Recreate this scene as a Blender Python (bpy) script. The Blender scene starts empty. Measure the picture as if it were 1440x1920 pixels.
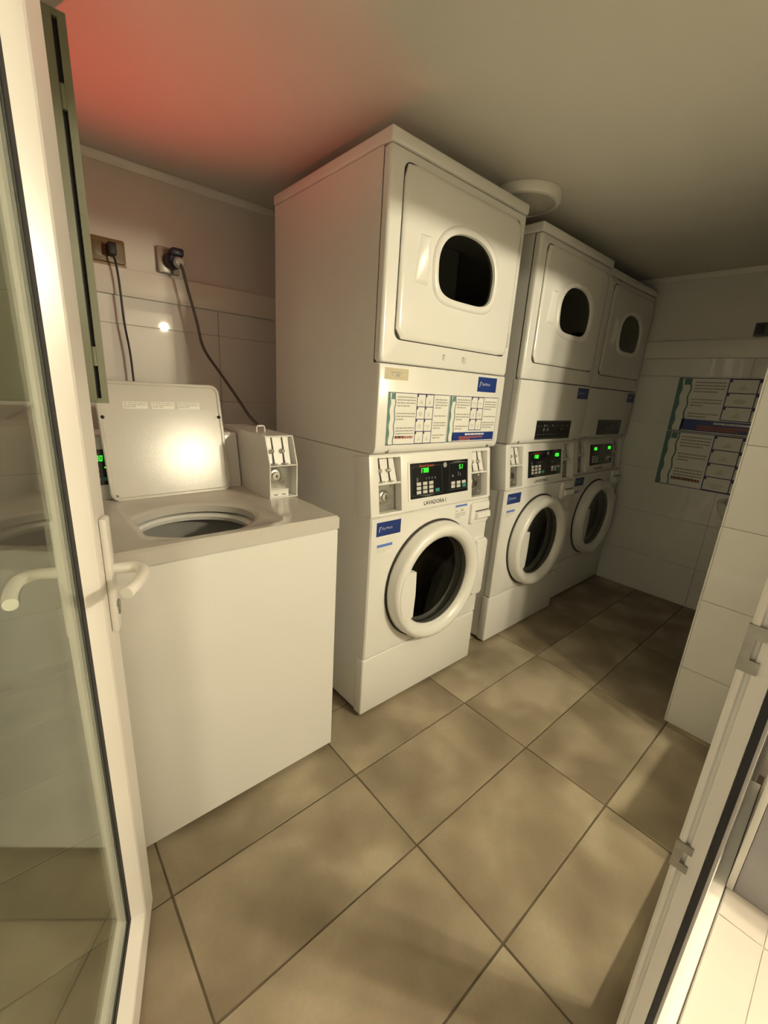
import bpy, bmesh, math, random
from mathutils import Matrix, Vector
random.seed(7)
SC = bpy.context.scene
COL = SC.collection
PI = math.pi

# ------------------------------------------------------------------ camera
cam_d = bpy.data.cameras.new('camera')
cam = bpy.data.objects.new('camera', cam_d)
COL.objects.link(cam)
R_ = ((0.7572, 0.6387, 0.1364), (-0.6502, 0.7176, 0.2494), (0.0614, -0.2776, 0.9587))   # columns: right, forward, up
cam.matrix_world = Matrix(((R_[0][0], R_[0][2], -R_[0][1], -0.9114),
                           (R_[1][0], R_[1][2], -R_[1][1], -1.0889),
                           (R_[2][0], R_[2][2], -R_[2][1], 1.2817),
                           (0, 0, 0, 1)))
cam_d.sensor_fit = 'HORIZONTAL'
cam_d.sensor_width = 36.0
cam_d.lens = 36.0 * 800.78 / 1440.0
cam_d.clip_start = 0.01
SC.camera = cam

# ------------------------------------------------------------------ world, exposure
world = bpy.data.worlds.new('night')
SC.world = world
world.use_nodes = True
world.node_tree.nodes['Background'].inputs[0].default_value = (0.80, 0.88, 1.0, 1)
world.node_tree.nodes['Background'].inputs[1].default_value = 0.22
SC.view_settings.view_transform = 'Standard'
SC.view_settings.look = 'None'
SC.view_settings.gamma = 1.0
SC.view_settings.use_curve_mapping = False
SC.view_settings.exposure = 0.0
BULB = 1430.0            # emission of each bulb of the lamp outside the door
RED_W = 17.0             # red indicator beam

# ------------------------------------------------------------------ materials
MATS = {}
def mat(name, col, rough=0.5, metal=0.0, emit=0.0, var=0.04, scale=8.0, bump=0.0, bscale=200.0, spec=0.5, coat=0.0):
    if name in MATS:
        return MATS[name]
    m = bpy.data.materials.new(name); m.use_nodes = True
    nt = m.node_tree; b = nt.nodes['Principled BSDF']
    b.inputs['Roughness'].default_value = rough
    b.inputs['Metallic'].default_value = metal
    b.inputs['Specular IOR Level'].default_value = spec
    b.inputs['Coat Weight'].default_value = coat
    tc = nt.nodes.new('ShaderNodeTexCoord')
    nz = nt.nodes.new('ShaderNodeTexNoise'); nz.inputs['Scale'].default_value = scale
    nz.inputs['Detail'].default_value = 4
    nt.links.new(tc.outputs['Object'], nz.inputs['Vector'])
    rp = nt.nodes.new('ShaderNodeValToRGB')
    rp.color_ramp.elements[0].position = 0.3; rp.color_ramp.elements[1].position = 0.7
    rp.color_ramp.elements[0].color = tuple(c * (1 - var) for c in col) + (1,)
    rp.color_ramp.elements[1].color = tuple(min(1, c * (1 + var * .5)) for c in col) + (1,)
    nt.links.new(nz.outputs['Fac'], rp.inputs[0])
    nt.links.new(rp.outputs[0], b.inputs['Base Color'])
    if emit:
        nt.links.new(rp.outputs[0], b.inputs['Emission Color'])
        b.inputs['Emission Strength'].default_value = emit
    if bump:
        n2 = nt.nodes.new('ShaderNodeTexNoise'); n2.inputs['Scale'].default_value = bscale
        nt.links.new(tc.outputs['Object'], n2.inputs['Vector'])
        bp = nt.nodes.new('ShaderNodeBump'); bp.inputs['Strength'].default_value = bump
        bp.inputs['Distance'].default_value = 0.002
        nt.links.new(n2.outputs['Fac'], bp.inputs['Height'])
        nt.links.new(bp.outputs[0], b.inputs['Normal'])
    MATS[name] = m
    return m

def glass_mat(name, tint, f0=0.05, rough=0.02, haze=0.0):
    m = bpy.data.materials.new(name); m.use_nodes = True
    nt = m.node_tree; nt.nodes.clear()
    out = nt.nodes.new('ShaderNodeOutputMaterial')
    tr = nt.nodes.new('ShaderNodeBsdfTransparent'); tr.inputs[0].default_value = tint + (1,)
    gl = nt.nodes.new('ShaderNodeBsdfGlossy'); gl.inputs['Roughness'].default_value = rough
    gl.inputs[0].default_value = (.95, 1, .95, 1)
    fr = nt.nodes.new('ShaderNodeFresnel')
    ge = nt.nodes.new('ShaderNodeNewGeometry')          # the same reflectance on both faces of the thin pane
    mr = nt.nodes.new('ShaderNodeMapRange'); mr.inputs['To Min'].default_value = 1.5; mr.inputs['To Max'].default_value = 1/1.5
    nt.links.new(ge.outputs['Backfacing'], mr.inputs['Value']); nt.links.new(mr.outputs[0], fr.inputs[0])
    mx = nt.nodes.new('ShaderNodeMixShader')
    nt.links.new(fr.outputs[0], mx.inputs[0])
    nt.links.new(tr.outputs[0], mx.inputs[1]); nt.links.new(gl.outputs[0], mx.inputs[2])
    last = mx
    if haze:
        tc = nt.nodes.new('ShaderNodeTexCoord')
        nz = nt.nodes.new('ShaderNodeTexNoise'); nz.inputs['Scale'].default_value = 2.0
        nt.links.new(tc.outputs['Object'], nz.inputs['Vector'])
        mu = nt.nodes.new('ShaderNodeMath'); mu.operation = 'MULTIPLY'; mu.inputs[1].default_value = haze * 2
        nt.links.new(nz.outputs['Fac'], mu.inputs[0])
        df = nt.nodes.new('ShaderNodeBsdfDiffuse'); df.inputs[0].default_value = (.75, .8, .68, 1)
        m2 = nt.nodes.new('ShaderNodeMixShader')
        nt.links.new(mu.outputs[0], m2.inputs[0]); nt.links.new(mx.outputs[0], m2.inputs[1]); nt.links.new(df.outputs[0], m2.inputs[2])
        last = m2
    nt.links.new(last.outputs[0], out.inputs[0])
    MATS[name] = m
    return m

def tile_mat():
    m = bpy.data.materials.new('floor_tile'); m.use_nodes = True
    nt = m.node_tree; b = nt.nodes['Principled BSDF']; L = nt.links.new
    tc = nt.nodes.new('ShaderNodeTexCoord'); oi = nt.nodes.new('ShaderNodeObjectInfo')
    mu = nt.nodes.new('ShaderNodeVectorMath'); mu.operation = 'SCALE'; mu.inputs[0].default_value = (37, 51, 23)
    L(oi.outputs['Random'], mu.inputs['Scale'])
    ad = nt.nodes.new('ShaderNodeVectorMath'); ad.operation = 'ADD'
    L(tc.outputs['Object'], ad.inputs[0]); L(mu.outputs[0], ad.inputs[1])
    n1 = nt.nodes.new('ShaderNodeTexNoise'); n1.inputs['Scale'].default_value = 4.2; n1.inputs['Detail'].default_value = 2.0
    n1.inputs['Roughness'].default_value = 0.45; n1.inputs['Distortion'].default_value = 0.25
    L(ad.outputs[0], n1.inputs['Vector'])
    r1 = nt.nodes.new('ShaderNodeValToRGB')
    e = r1.color_ramp.elements
    e[0].position = 0.34; e[0].color = (0.225, 0.180, 0.122, 1)
    e[1].position = 0.70; e[1].color = (0.430, 0.368, 0.268, 1)
    x = r1.color_ramp.elements.new(0.5); x.color = (0.305, 0.252, 0.176, 1)
    L(n1.outputs['Fac'], r1.inputs[0])
    n2 = nt.nodes.new('ShaderNodeTexNoise'); n2.inputs['Scale'].default_value = 90; n2.inputs['Detail'].default_value = 3
    L(ad.outputs[0], n2.inputs['Vector'])
    mx = nt.nodes.new('ShaderNodeMix'); mx.data_type = 'RGBA'; mx.blend_type = 'OVERLAY'
    mx.inputs[0].default_value = 0.12
    L(r1.outputs[0], mx.inputs[6]); L(n2.outputs['Color'], mx.inputs[7])
    L(mx.outputs[2], b.inputs['Base Color'])
    b.inputs['Roughness'].default_value = 0.42
    b.inputs['Specular IOR Level'].default_value = 0.35
    bp = nt.nodes.new('ShaderNodeBump'); bp.inputs['Strength'].default_value = 0.08; bp.inputs['Distance'].default_value = 0.003
    L(n1.outputs['Fac'], bp.inputs['Height']); L(bp.outputs[0], b.inputs['Normal'])
    MATS['floor_tile'] = m
    return m

ENAMEL = mat('white_enamel', (0.80, 0.79, 0.76), 0.20, var=0.015, scale=3)
PLAST = mat('white_plastic', (0.82, 0.81, 0.78), 0.30, var=0.015)
PVC = mat('white_pvc', (0.82, 0.80, 0.74), 0.28, var=0.02)
PAINT = mat('ceiling_paint', (0.74, 0.71, 0.65), 0.75, var=0.03, scale=1.5, bump=0.1, bscale=60)
WALLP = mat('wall_paint', (0.74, 0.71, 0.66), 0.6, var=0.03, scale=2)
WTILE = mat('white_wall_tile', (0.82, 0.81, 0.78), 0.025, var=0.015, scale=1.5)
WGROUT = mat('wall_grout', (0.70, 0.68, 0.63), 0.8)
GROUT = mat('floor_grout', (0.135, 0.105, 0.065), 0.9, var=0.35, scale=9)
FTILE = tile_mat()
BLACK = mat('black_rubber', (0.012, 0.012, 0.014), 0.55)
GAP = mat('dark_gap', (0.05, 0.045, 0.04), 0.8)
DARKP = mat('black_glass_panel', (0.012, 0.013, 0.014), 0.15)
STEEL = mat('steel', (0.62, 0.60, 0.55), 0.28, metal=1.0, var=0.06)
STEELD = mat('galvanised_steel', (0.34, 0.33, 0.30), 0.38, metal=0.9, var=0.2, scale=40)
DRUM = mat('drum_steel', (0.20, 0.20, 0.19), 0.24, metal=1.0, var=0.1)
GREY = mat('grey_plastic', (0.42, 0.41, 0.38), 0.45)
KEY = mat('pale_key', (0.60, 0.59, 0.54), 0.5)
TEALK = mat('teal_key', (0.03, 0.26, 0.22), 0.4)
GREEN = mat('green_led', (0.04, 1.0, 0.03), 0.5, emit=2.2, var=0.0)
ORANGE = mat('orange_print', (0.55, 0.09, 0.03), 0.5)
PALEPR = mat('pale_print', (0.32, 0.33, 0.31), 0.5)
PAPER = mat('paper_white', (0.80, 0.80, 0.76), 0.35, var=0.01)
NAVY = mat('navy_print', (0.03, 0.025, 0.14), 0.4)
TEXT = mat('grey_text', (0.42, 0.40, 0.37), 0.5, var=0.3, scale=300)
REDTX = mat('red_text', (0.34, 0.10, 0.09), 0.5)
TEAL = mat('teal_print', (0.13, 0.25, 0.23), 0.4, var=0.25, scale=25)
BLUEST = mat('blue_sticker', (0.018, 0.045, 0.22), 0.3, var=0.25, scale=6)
BLUEL = mat('light_blue_print', (0.12, 0.22, 0.62), 0.35)
BEIGE = mat('beige_sticker', (0.56, 0.50, 0.34), 0.5)
MARKER = mat('black_marker', (0.03, 0.025, 0.03), 0.5)
OLIVE = mat('green_grey_paint', (0.205, 0.212, 0.140), 0.45, var=0.04)
BROWN = mat('brown_bakelite', (0.20, 0.13, 0.05), 0.4)
CORDB = mat('black_cord', (0.02, 0.018, 0.016), 0.5)
CORDG = mat('grey_cord', (0.10, 0.09, 0.08), 0.5)
PLUGB = mat('dark_blue_plug', (0.02, 0.02, 0.045), 0.4)
CERAM = mat('ceramic', (0.75, 0.75, 0.72), 0.1)
GSTONE = mat('grey_stone', (0.40, 0.39, 0.40), 0.5, var=0.08)
OFLOOR = mat('cream_tile', (0.64, 0.60, 0.53), 0.3, var=0.03)
LANDW = mat('taupe_wall_paint', (0.34, 0.31, 0.27), 0.7)
LENS = mat('frosted_lens', (0.55, 0.54, 0.48), 0.4)
BULBM = mat('warm_bulb', (1.0, 0.86, 0.645), 0.5, emit=BULB, var=0.0)
REDL = mat('red_lens', (1.0, 0.03, 0.02), 0.4, emit=1.5, var=0.0)
GLASS = glass_mat('door_glass', (0.955, 0.975, 0.945), haze=0.012)
DGLASS = glass_mat('dark_window', (0.30, 0.30, 0.29))
SGLASS = glass_mat('smoked_window', (0.36, 0.36, 0.35))

# ------------------------------------------------------------------ mesh helpers
class MB:
    def __init__(s): s.v = []; s.f = []
    def loft(s, loops, cap0=True, cap1=True, closed=True):
        b = len(s.v); n = len(loops[0])
        for l in loops: s.v += [tuple(p) for p in l]
        for i in range(len(loops) - 1):
            for j in range(n if closed else n - 1):
                k = (j + 1) % n
                s.f.append((b + i*n + j, b + i*n + k, b + (i+1)*n + k, b + (i+1)*n + j))
        if cap0: s.f.append(tuple(b + j for j in reversed(range(n))))
        if cap1: s.f.append(tuple(b + (len(loops)-1)*n + j for j in range(n)))
        return s
    def box(s, x0, x1, y0, y1, z0, z1):
        return s.loft([[(x0,y0,z0),(x1,y0,z0),(x1,y1,z0),(x0,y1,z0)], [(x0,y0,z1),(x1,y0,z1),(x1,y1,z1),(x0,y1,z1)]])
    def rbox(s, x0, x1, y0, y1, z0, z1, r=0.004, seg=2):
        bm = bmesh.new()
        bmesh.ops.create_cube(bm, size=1.0)
        for v in bm.verts:
            v.co = Vector(((x0+x1)/2 + v.co.x*(x1-x0), (y0+y1)/2 + v.co.y*(y1-y0), (z0+z1)/2 + v.co.z*(z1-z0)))
        bmesh.ops.bevel(bm, geom=bm.edges[:], offset=r, segments=seg, affect='EDGES', profile=0.5)
        return s.addbm(bm)
    def addbm(s, bm):
        b = len(s.v); bm.verts.index_update()
        s.v += [tuple(v.co) for v in bm.verts]
        s.f += [tuple(b + v.index for v in f.verts) for f in bm.faces]
        bm.free(); return s
    def lathe(s, prof, c, n=40, axis='y', cap0=False, cap1=False):
        # prof: (radius, along axis)
        loops = []
        for r, a in prof:
            l = []
            for i in range(n):
                t = 2*PI*i/n; p, q = r*math.cos(t), r*math.sin(t)
                if axis == 'y': l.append((c[0]+p, c[1]+a, c[2]+q))
                elif axis == 'z': l.append((c[0]+p, c[1]+q, c[2]+a))
                else: l.append((c[0]+a, c[1]+p, c[2]+q))
            loops.append(l)
        return s.loft(loops, cap0, cap1)
    def tube(s, pts, r, n=8, cap=True):
        pts = [Vector(p) for p in pts]; loops = []; up = Vector((0.123, 0.31, 0.94)).normalized()
        for i, p in enumerate(pts):
            t = (pts[min(i+1, len(pts)-1)] - pts[max(i-1, 0)]).normalized()
            a = t.cross(up).normalized(); b = a.cross(t)
            rr_ = r[i] if isinstance(r, (list, tuple)) else r
            loops.append([tuple(p + rr_*(math.cos(2*PI*k/n)*a + math.sin(2*PI*k/n)*b)) for k in range(n)])
        return s.loft(loops, cap, cap)
    def sphere(s, c, r, n=14, m=8, sy=1.0):
        prof = []
        for i in range(m + 1):
            t = PI*i/m; prof.append((max(1e-5, r*math.sin(t)), -r*math.cos(t)*sy))
        return s.lathe(prof, c, n, 'y')
    def prism(s, pts, y0, y1):      # pts in xz
        if sum(pts[i][0]*pts[(i+1)%len(pts)][1]-pts[(i+1)%len(pts)][0]*pts[i][1] for i in range(len(pts))) < 0: pts = pts[::-1]
        return s.loft([[(x, y0, z) for x, z in pts], [(x, y1, z) for x, z in pts]])
    def mesh(s, name, smooth=True):
        me = bpy.data.meshes.new(name); me.from_pydata(s.v, [], s.f)
        bm = bmesh.new(); bm.from_mesh(me)
        bmesh.ops.remove_doubles(bm, verts=bm.verts, dist=1e-6)
        bmesh.ops.recalc_face_normals(bm, faces=bm.faces)
        bm.to_mesh(me); bm.free()
        if smooth:
            me.shade_smooth(); me.set_sharp_from_angle(angle=math.radians(38))
        return me

CACHE = {}
STUFF = {'text_lines', 'pictures', 'grid_print', 'border_print', 'wavy_band', 'footer_text', 'warning_text', 'panel_print', 'plate_print', 'digits', 'worn_print', 'indicator_lights', 'worn_mark', 'lettering', 'brand_lettering', 'name_lettering', 'emblem'}   # fine print, too small to pick apart
def part(name, mb, material, parent=None, key=None, loc=None, rot=None, label=None, smooth=True):
    """one mesh object; mb may be a callable so that alike pieces share mesh data through key"""
    if key and key in CACHE: me = CACHE[key]
    else:
        if callable(mb): mb = mb()
        me = mb if isinstance(mb, bpy.types.Mesh) else mb.mesh(name, smooth)
        me.materials.clear(); me.materials.append(material)
        if key: CACHE[key] = me
    o = bpy.data.objects.new(name, me); COL.objects.link(o)
    if parent: o.parent = parent
    if loc: o.location = loc
    if rot: o.rotation_euler = rot
    if label: o['label'] = label
    if name in STUFF: o['kind'] = 'stuff'
    return o
def tag(o, label, cat, group=None, kind=None):
    o['label'] = label; o['category'] = cat
    if group: o['group'] = group
    if kind: o['kind'] = kind
    return o
def thing(name, label, cat, loc=(0,0,0), rz=0.0, group=None, kind=None):
    o = bpy.data.objects.new(name, None); COL.objects.link(o)
    o.empty_display_size = 0.1
    o.location = loc; o.rotation_euler = (0, 0, rz)
    return tag(o, label, cat, group, kind)

def rr(x0, x1, z0, z1, r, y, n=5):
    p = []
    for cx, cz, a0 in ((x1-r, z1-r, 0), (x0+r, z1-r, 90), (x0+r, z0+r, 180), (x1-r, z0+r, 270)):
        for i in range(n + 1):
            a = math.radians(a0 + 90*i/n); p.append((cx + r*math.cos(a), y, cz + r*math.sin(a)))
    return p
def rrp(mb, x0, x1, z0, z1, r, yb, yf, b=0.004, n=5):
    """rounded plate facing -y with a soft front edge"""
    return mb.loft([rr(x0,x1,z0,z1,r,yb,n), rr(x0,x1,z0,z1,r,yf+b,n),
                    rr(x0+.3*b,x1-.3*b,z0+.3*b,z1-.3*b,r,yf+.3*b,n), rr(x0+b,x1-b,z0+b,z1-b,max(r-b*.5,1e-3),yf,n)])
def arch(x0, x1, z0, z1, y, n=40, d=0.0):
    x0 -= d; x1 += d; z0 -= d; z1 += d
    cx = (x0+x1)/2; a = (x1-x0)/2; zc = z0 + 0.46*(z1-z0); p = []
    for i in range(n):
        t = 2*PI*i/n; c, s = math.cos(t), math.sin(t)
        e = 2.25 if s >= 0 else 4.2
        b = (z1-zc) if s >= 0 else (zc-z0)
        k = (abs(c)**e + abs(s)**e) ** (-1/e)
        taper = 1.0 if s >= 0 else 1.0 - 0.05*abs(s)
        p.append((cx + a*k*c*taper, y, zc + b*k*s))
    return p
def rect_ray(x0, x1, z0, z1, cx, cz, n, y):
    angs = [2*PI*i/n for i in range(n)]
    for x, z in ((x0,z0),(x1,z0),(x1,z1),(x0,z1)):
        a = math.atan2(z-cz, x-cx) % (2*PI)
        j = min(range(n), key=lambda i: abs((angs[i]-a+PI) % (2*PI) - PI)); angs[j] = a
    p = []
    for a in angs:
        c, s = math.cos(a), math.sin(a); t = 1e9
        if c > 1e-9: t = min(t, (x1-cx)/c)
        if c < -1e-9: t = min(t, (x0-cx)/c)
        if s > 1e-9: t = min(t, (z1-cz)/s)
        if s < -1e-9: t = min(t, (z0-cz)/s)
        p.append((cx+t*c, y, cz+t*s))
    return p, angs
def text_mesh(s, size, ext=0.0002, align='LEFT', shear=0.0, bold=0.0):
    cu = bpy.data.curves.new('t', 'FONT'); cu.body = s; cu.size = size; cu.extrude = ext; cu.align_x = align; cu.shear = shear
    cu.resolution_u = 3; cu.offset = bold
    o = bpy.data.objects.new('t', cu); COL.objects.link(o)
    dg = bpy.context.evaluated_depsgraph_get(); dg.update()
    me = bpy.data.meshes.new_from_object(o.evaluated_get(dg))
    bpy.data.objects.remove(o); bpy.data.curves.remove(cu)
    # lie in xz facing -y
    me.transform(Matrix.Rotation(PI/2, 4, 'X'))
    return me
SEG = {'0':'abcdef','1':'bc','5':'acdfg','7':'abc','2':'abged'}
def digits(mb, s, x, z, w, h, y, slant=0.12):
    t = h*0.11; adv = w*1.42
    def q(a, b, c, d):
        pts = [(a, c), (b, c), (b, d), (a, d)]
        pts = [(px + (pz - z)*slant, pz) for px, pz in pts]; mb.prism(pts, y, y + .0005)
    for i, ch in enumerate(s):
        X = x + i*adv
        for g in SEG[ch]:
            if g == 'a': q(X+t*.3, X+w-t*.3, z+h-t, z+h)
            if g == 'g': q(X+t*.3, X+w-t*.3, z+h/2-t/2, z+h/2+t/2)
            if g == 'd': q(X+t*.3, X+w-t*.3, z, z+t)
            if g == 'f': q(X, X+t, z+h/2, z+h)
            if g == 'b': q(X+w-t, X+w, z+h/2, z+h)
            if g == 'e': q(X, X+t, z, z+h/2)
            if g == 'c': q(X+w-t, X+w, z, z+h/2)
    return mb

# ------------------------------------------------------------------ room
XL, XR, YB, YF, ZC = -1.14, 2.372, 1.08, -1.0, 2.06
YA = -1.75                      # far side of the alcove behind the stub
STX0, STX1, STY = 1.04, 1.19, -0.784
HEAD = 1.905                     # underside of the door head
OX0, OX1 = -1.13, 0.985          # door opening
floor = part('floor', MB().box(XL-.1, XR+.1, -1.115, YB+.1, -0.06, -0.0025).box(STX1-.02, XR+.1, YA-.1, -1.12, -0.06, -0.0025), GROUT)
tag(floor, 'laundry floor of large cloudy beige tiles with dark joints', 'floor', kind='structure')
TX, TY, TA, TB = -0.1697, -0.1962, 0.298, 0.5876
def tile_bm(w, d):
    return MB().rbox(0, w, 0, d, -0.008, 0, 0.0016, 1)
for i in range(-2, 6):
    for j in range(-5, 7):
        x0, x1 = TX + i*TB, TX + (i+1)*TB
        y1, y0 = TY - j*TA, TY - (j+1)*TA
        if j > 2:           # rows that run on into the alcove only
            pass
        xa, xb = max(x0, XL), min(x1, XR); ya, yb = max(y0, -1.035), min(y1, YB)
        if y1 <= -1.035 or (y0 < -1.035 and x0 > STX0):
            xa, ya = max(xa, STX1), max(y0, YA)
            if x1 < STX1: continue
        if xb - xa < .02 or yb - ya < .02: continue
        g = 0.0022
        part('floor_tile', lambda w=xb-xa-2*g, d=yb-ya-2*g: tile_bm(w, d), FTILE, floor, key='ft%.3f_%.3f' % (xb-xa, yb-ya), loc=(xa+g, ya+g, 0))

def wall(name, mb, label, material=None):
    return tag(part(name, mb, material or WALLP), label, 'wall', kind='structure')
wall_back = wall('wall_back', MB().box(XL-.1, XR+.1, YB, YB+.1, -.06, ZC+.1), 'back wall behind the machines, white tiles below a rail')
wall_right = wall('wall_right', MB().box(XR, XR+.1, YA, YB, -.06, ZC+.1), 'far end wall carrying the two instruction posters')
wall_left = wall('wall_left', MB().box(XL-.1, XL, YF-.14, YB, -.06, ZC+.1), 'left wall behind the open glass door')
wf = MB().box(OX1+.03, STX0, YF-.12, YF, -.06, ZC+.1).box(OX0-.02, OX1+.03, YF-.12, YF, HEAD+.03, ZC+.1).box(STX1, XR, YA-.1, YA, -.06, ZC+.1)
wall_front = wall('wall_front', wf, 'wall with the glazed doorway and alcove end')
wall_stub = wall('wall_partition', MB().box(STX0, STX1, YA, STY, -.06, ZC), 'white tiled partition end beside the doorway')
ceil = tag(part('ceiling', MB().box(XL-.1, XR+.1, YA-.1, YB+.1, ZC, ZC+.08), PAINT), 'low plain painted ceiling', 'ceiling', kind='structure')

def wtiles(parent, axis, pos, nrm, a0, a1, zmax, off=0.0, tw=0.60):
    """wall tiles on plane axis=pos, running along the other axis a0..a1"""
    zs = [0.0, 0.27] + [0.27 + .30*k for k in range(1, 8)]
    zs = [z for z in zs if z < zmax - .02] + [zmax]
    n0 = math.floor((a0-off)/tw)
    for k in range(n0, n0 + 12):
        p0, p1 = max(a0, off+k*tw), min(a1, off+(k+1)*tw)
        if p1 - p0 < .02: continue
        for z0, z1 in zip(zs, zs[1:]):
            g = .0009; w, h = p1-p0-2*g, z1-z0-2*g
            key = 'wt%s%s%.3f_%.3f' % (axis, nrm, w, h)
            t = 0.006
            if axis == 'y':
                mk = lambda w=w, h=h: MB().rbox(0, w, -t if nrm < 0 else 0, 0 if nrm < 0 else t, 0, h, .0008, 1)
                part('wall_tile', mk, WTILE, parent, key=key, loc=(p0+g, pos, z0+g))
            else:
                mk = lambda w=w, h=h: MB().rbox(-t if nrm < 0 else 0, 0 if nrm < 0 else t, 0, w, 0, h, .0008, 1)
                part('wall_tile', mk, WTILE, parent, key=key, loc=(pos, p0+g, z0+g))
RZ0, RZ1 = 1.578, 1.680
wtiles(wall_back, 'y', YB, -1, XL, XR-.006, RZ0, off=-0.70)
wtiles(wall_right, 'x', XR, -1, YA, YB-.006, RZ0, off=0.10)
wtiles(wall_stub, 'x', STX0, -1, YF, STY, ZC-.002, off=-1.384)
wtiles(wall_stub, 'y', STY, 1, STX0-.006, STX1, ZC-.002, off=0.60)
wtiles(wall_left, 'x', XL, 1, YF, YB-.006, RZ0, off=0.0)
def trim(n, mb, label, m=PVC):
    return tag(part('trim_%d' % n, mb, m), label, 'trim', kind='structure')
trim(1, MB().rbox(XL+.001, XR-.001, YB-.018, YB-.0005, RZ0, RZ1, .003), 'pale rail along the back wall under the sockets')
trim(2, MB().rbox(XR-.018, XR-.0005, YA+.001, YB-.019, RZ0, RZ1, .003), 'pale rail along the end wall above the posters')
def cove(a, b):
    return a
trim(3, MB().loft([[(x, YB-.001, ZC-.03), (x, YB-.008, ZC-.03), (x, YB-.022, ZC-.012), (x, YB-.022, ZC-.001), (x, YB-.001, ZC-.001)] for x in (XL+.001, XR-.03)]), 'narrow cornice where back wall meets ceiling')
trim(4, MB().loft([[(XR-.001, y, ZC-.03), (XR-.008, y, ZC-.03), (XR-.022, y, ZC-.012), (XR-.022, y, ZC-.001), (XR-.001, y, ZC-.001)] for y in (YA+.001, YB-.03)]), 'narrow cornice where end wall meets ceiling')
# door frame
fr = MB().box(OX0-.015, OX0+.045, -1.10, -1.03, 0, HEAD+.03).box(OX1-.03, OX1+.03, -1.10, -1.03, 0, HEAD+.03).box(OX0+.045, OX1-.03, -1.10, -1.03, HEAD-.012, HEAD+.03)
tag(part('trim_5', fr, PVC), 'white frame around the glazed doorway', 'door frame', kind='structure')

tag(part('trim_6', MB().rbox(OX0+.046, OX1-.031, -1.113, -1.038, -.0024, .003, .001), PVC), 'white threshold strip under the glazed doors', 'threshold', kind='structure')

# ---- glazed leaves
def leaf(root, L, z0, z1):
    def loop(i, y): return [(i, y, z0+i), (L-i, y, z0+i), (L-i, y, z1-i), (i, y, z1-i)]
    f = MB().loft([loop(0, .058), loop(0, .004), loop(.004, 0), loop(.078, 0), loop(.084, .002), loop(.102, .026), loop(.102, .040), loop(.084, .060), loop(.006, .060), loop(0, .058)], False, False)
    part('sash', f, PVC, root, smooth=False)
    g = MB().loft([loop(.1015, .0245), loop(.113, .0262), loop(.113, .0285), loop(.1015, .0285), loop(.1015, .0245)], False, False)
    part('gasket', g, BLACK, root, smooth=False)
    g = MB().loft([loop(.1015, .0375), loop(.1015, .0340), loop(.110, .0340), loop(.110, .0370), loop(.1015, .0375)], False, False)
    part('gasket', g, BLACK, root, smooth=False)
    part('glass_pane', MB().box(.1035, L-.1035, .0288, .0336, z0+.1035, z1-.1035), GLASS, root)
def lever(root, L, sgn, y0):
    zc = 0.93; s = L - 0.040
    pl = MB().rbox(s-.016, s+.016, min(y0, y0+sgn*.012), max(y0, y0+sgn*.012), zc-.125, zc+.10, .004)
    e = part('escutcheon', pl, PVC, root)
    k = MB().lathe([(.0085, 0), (.0085, sgn*.003), (.0001, sgn*.003)], (s, y0+sgn*.012, zc-.072), 14, 'y').box(s-.004, s+.004, min(y0+sgn*.012, y0+sgn*.0150), max(y0+sgn*.012, y0+sgn*.0150), zc-.093, zc-.074)
    part('keyhole', k, STEELD, e)
    p = []
    for t in range(5): p.append((s, y0+sgn*(.010+.007*t), zc))
    for t in range(1, 9):
        a = PI/2*t/8; p.append((s - .030*(1-math.cos(a)), y0+sgn*(.038+.026*math.sin(a)), zc))
    for t in range(1, 7):
        u = t/6; p.append((s-.030-.075*u, y0+sgn*(.064-.016*u*u), zc-.004*u))
    part('lever_handle', MB().tube(p, [.0105]*len(p), 12), PVC, root)

dx, dy = 0.33, 0.944
LA = 0.915
end = Vector((-0.797, -0.176))
hx, hy = end.x - dx*LA, end.y - dy*LA
door1 = thing('door_1', 'open white framed glass door with curved lever handles', 'door', (hx, hy, 0), math.atan2(dy, dx), kind='structure')
leaf(door1, LA, 0.008, HEAD-.016)
lever(door1, LA, -1, 0.0)
lever(door1, LA, 1, 0.060)
JX = -0.17
door2 = thing('door_2', 'closed glazed leaf seen edge on, with metal strike plates', 'door', (JX, -1.034, 0), 0, kind='structure')
# local y grows towards the room here, so flip: build with y in -.06..0
L2 = OX1 - .032 - JX

def leaf2():
    z0, z1, L = 0.008, HEAD-.016, L2
    def loop(i, y): return [(i, y, z0+i), (L-i, y, z0+i), (L-i, y, z1-i), (i, y, z1-i)]
    f = MB().loft([loop(.003, 0), loop(0, -.004), loop(0, -.009), loop(.006, -.011), loop(.006, -.015), loop(.001, -.017), loop(.001, -.037), loop(.010, -.040), loop(.010, -.052), loop(.078, -.052), loop(.100, -.036), loop(.100, -.018), loop(.078, 0), loop(.003, 0)], False, False)
    part('sash', f, PVC, door2, smooth=False)
    part('gasket', MB().loft([loop(.0005, -.0385), loop(.0005, -.0475), loop(.0098, -.0475), loop(.0098, -.0385), loop(.0005, -.0385)], False, False), BLACK, door2, smooth=False)
    part('gasket', MB().loft([loop(.0995, -.0345), loop(.110, -.033), loop(.110, -.030), loop(.0995, -.030), loop(.0995, -.0345)], False, False), BLACK, door2, smooth=False)
    part('glass_pane', MB().box(.1015, L-.1015, -.0296, -.0250, z0+.1015, z1-.1015), GLASS, door2)
    for zc, h in ((0.965, .036), (0.575, .027)):
        s = MB()
        s.box(-.0025, .004, -.022, .002, zc-h, zc-h*.45).box(-.0025, .004, -.022, .002, zc+h*.45, zc+h)
        s.box(-.0024, .004, -.010, .0019, zc-h*.46, zc+h*.46)
        part('strike_plate', s, STEELD, door2, smooth=False, label='grey metal strike plate')
leaf2()

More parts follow.
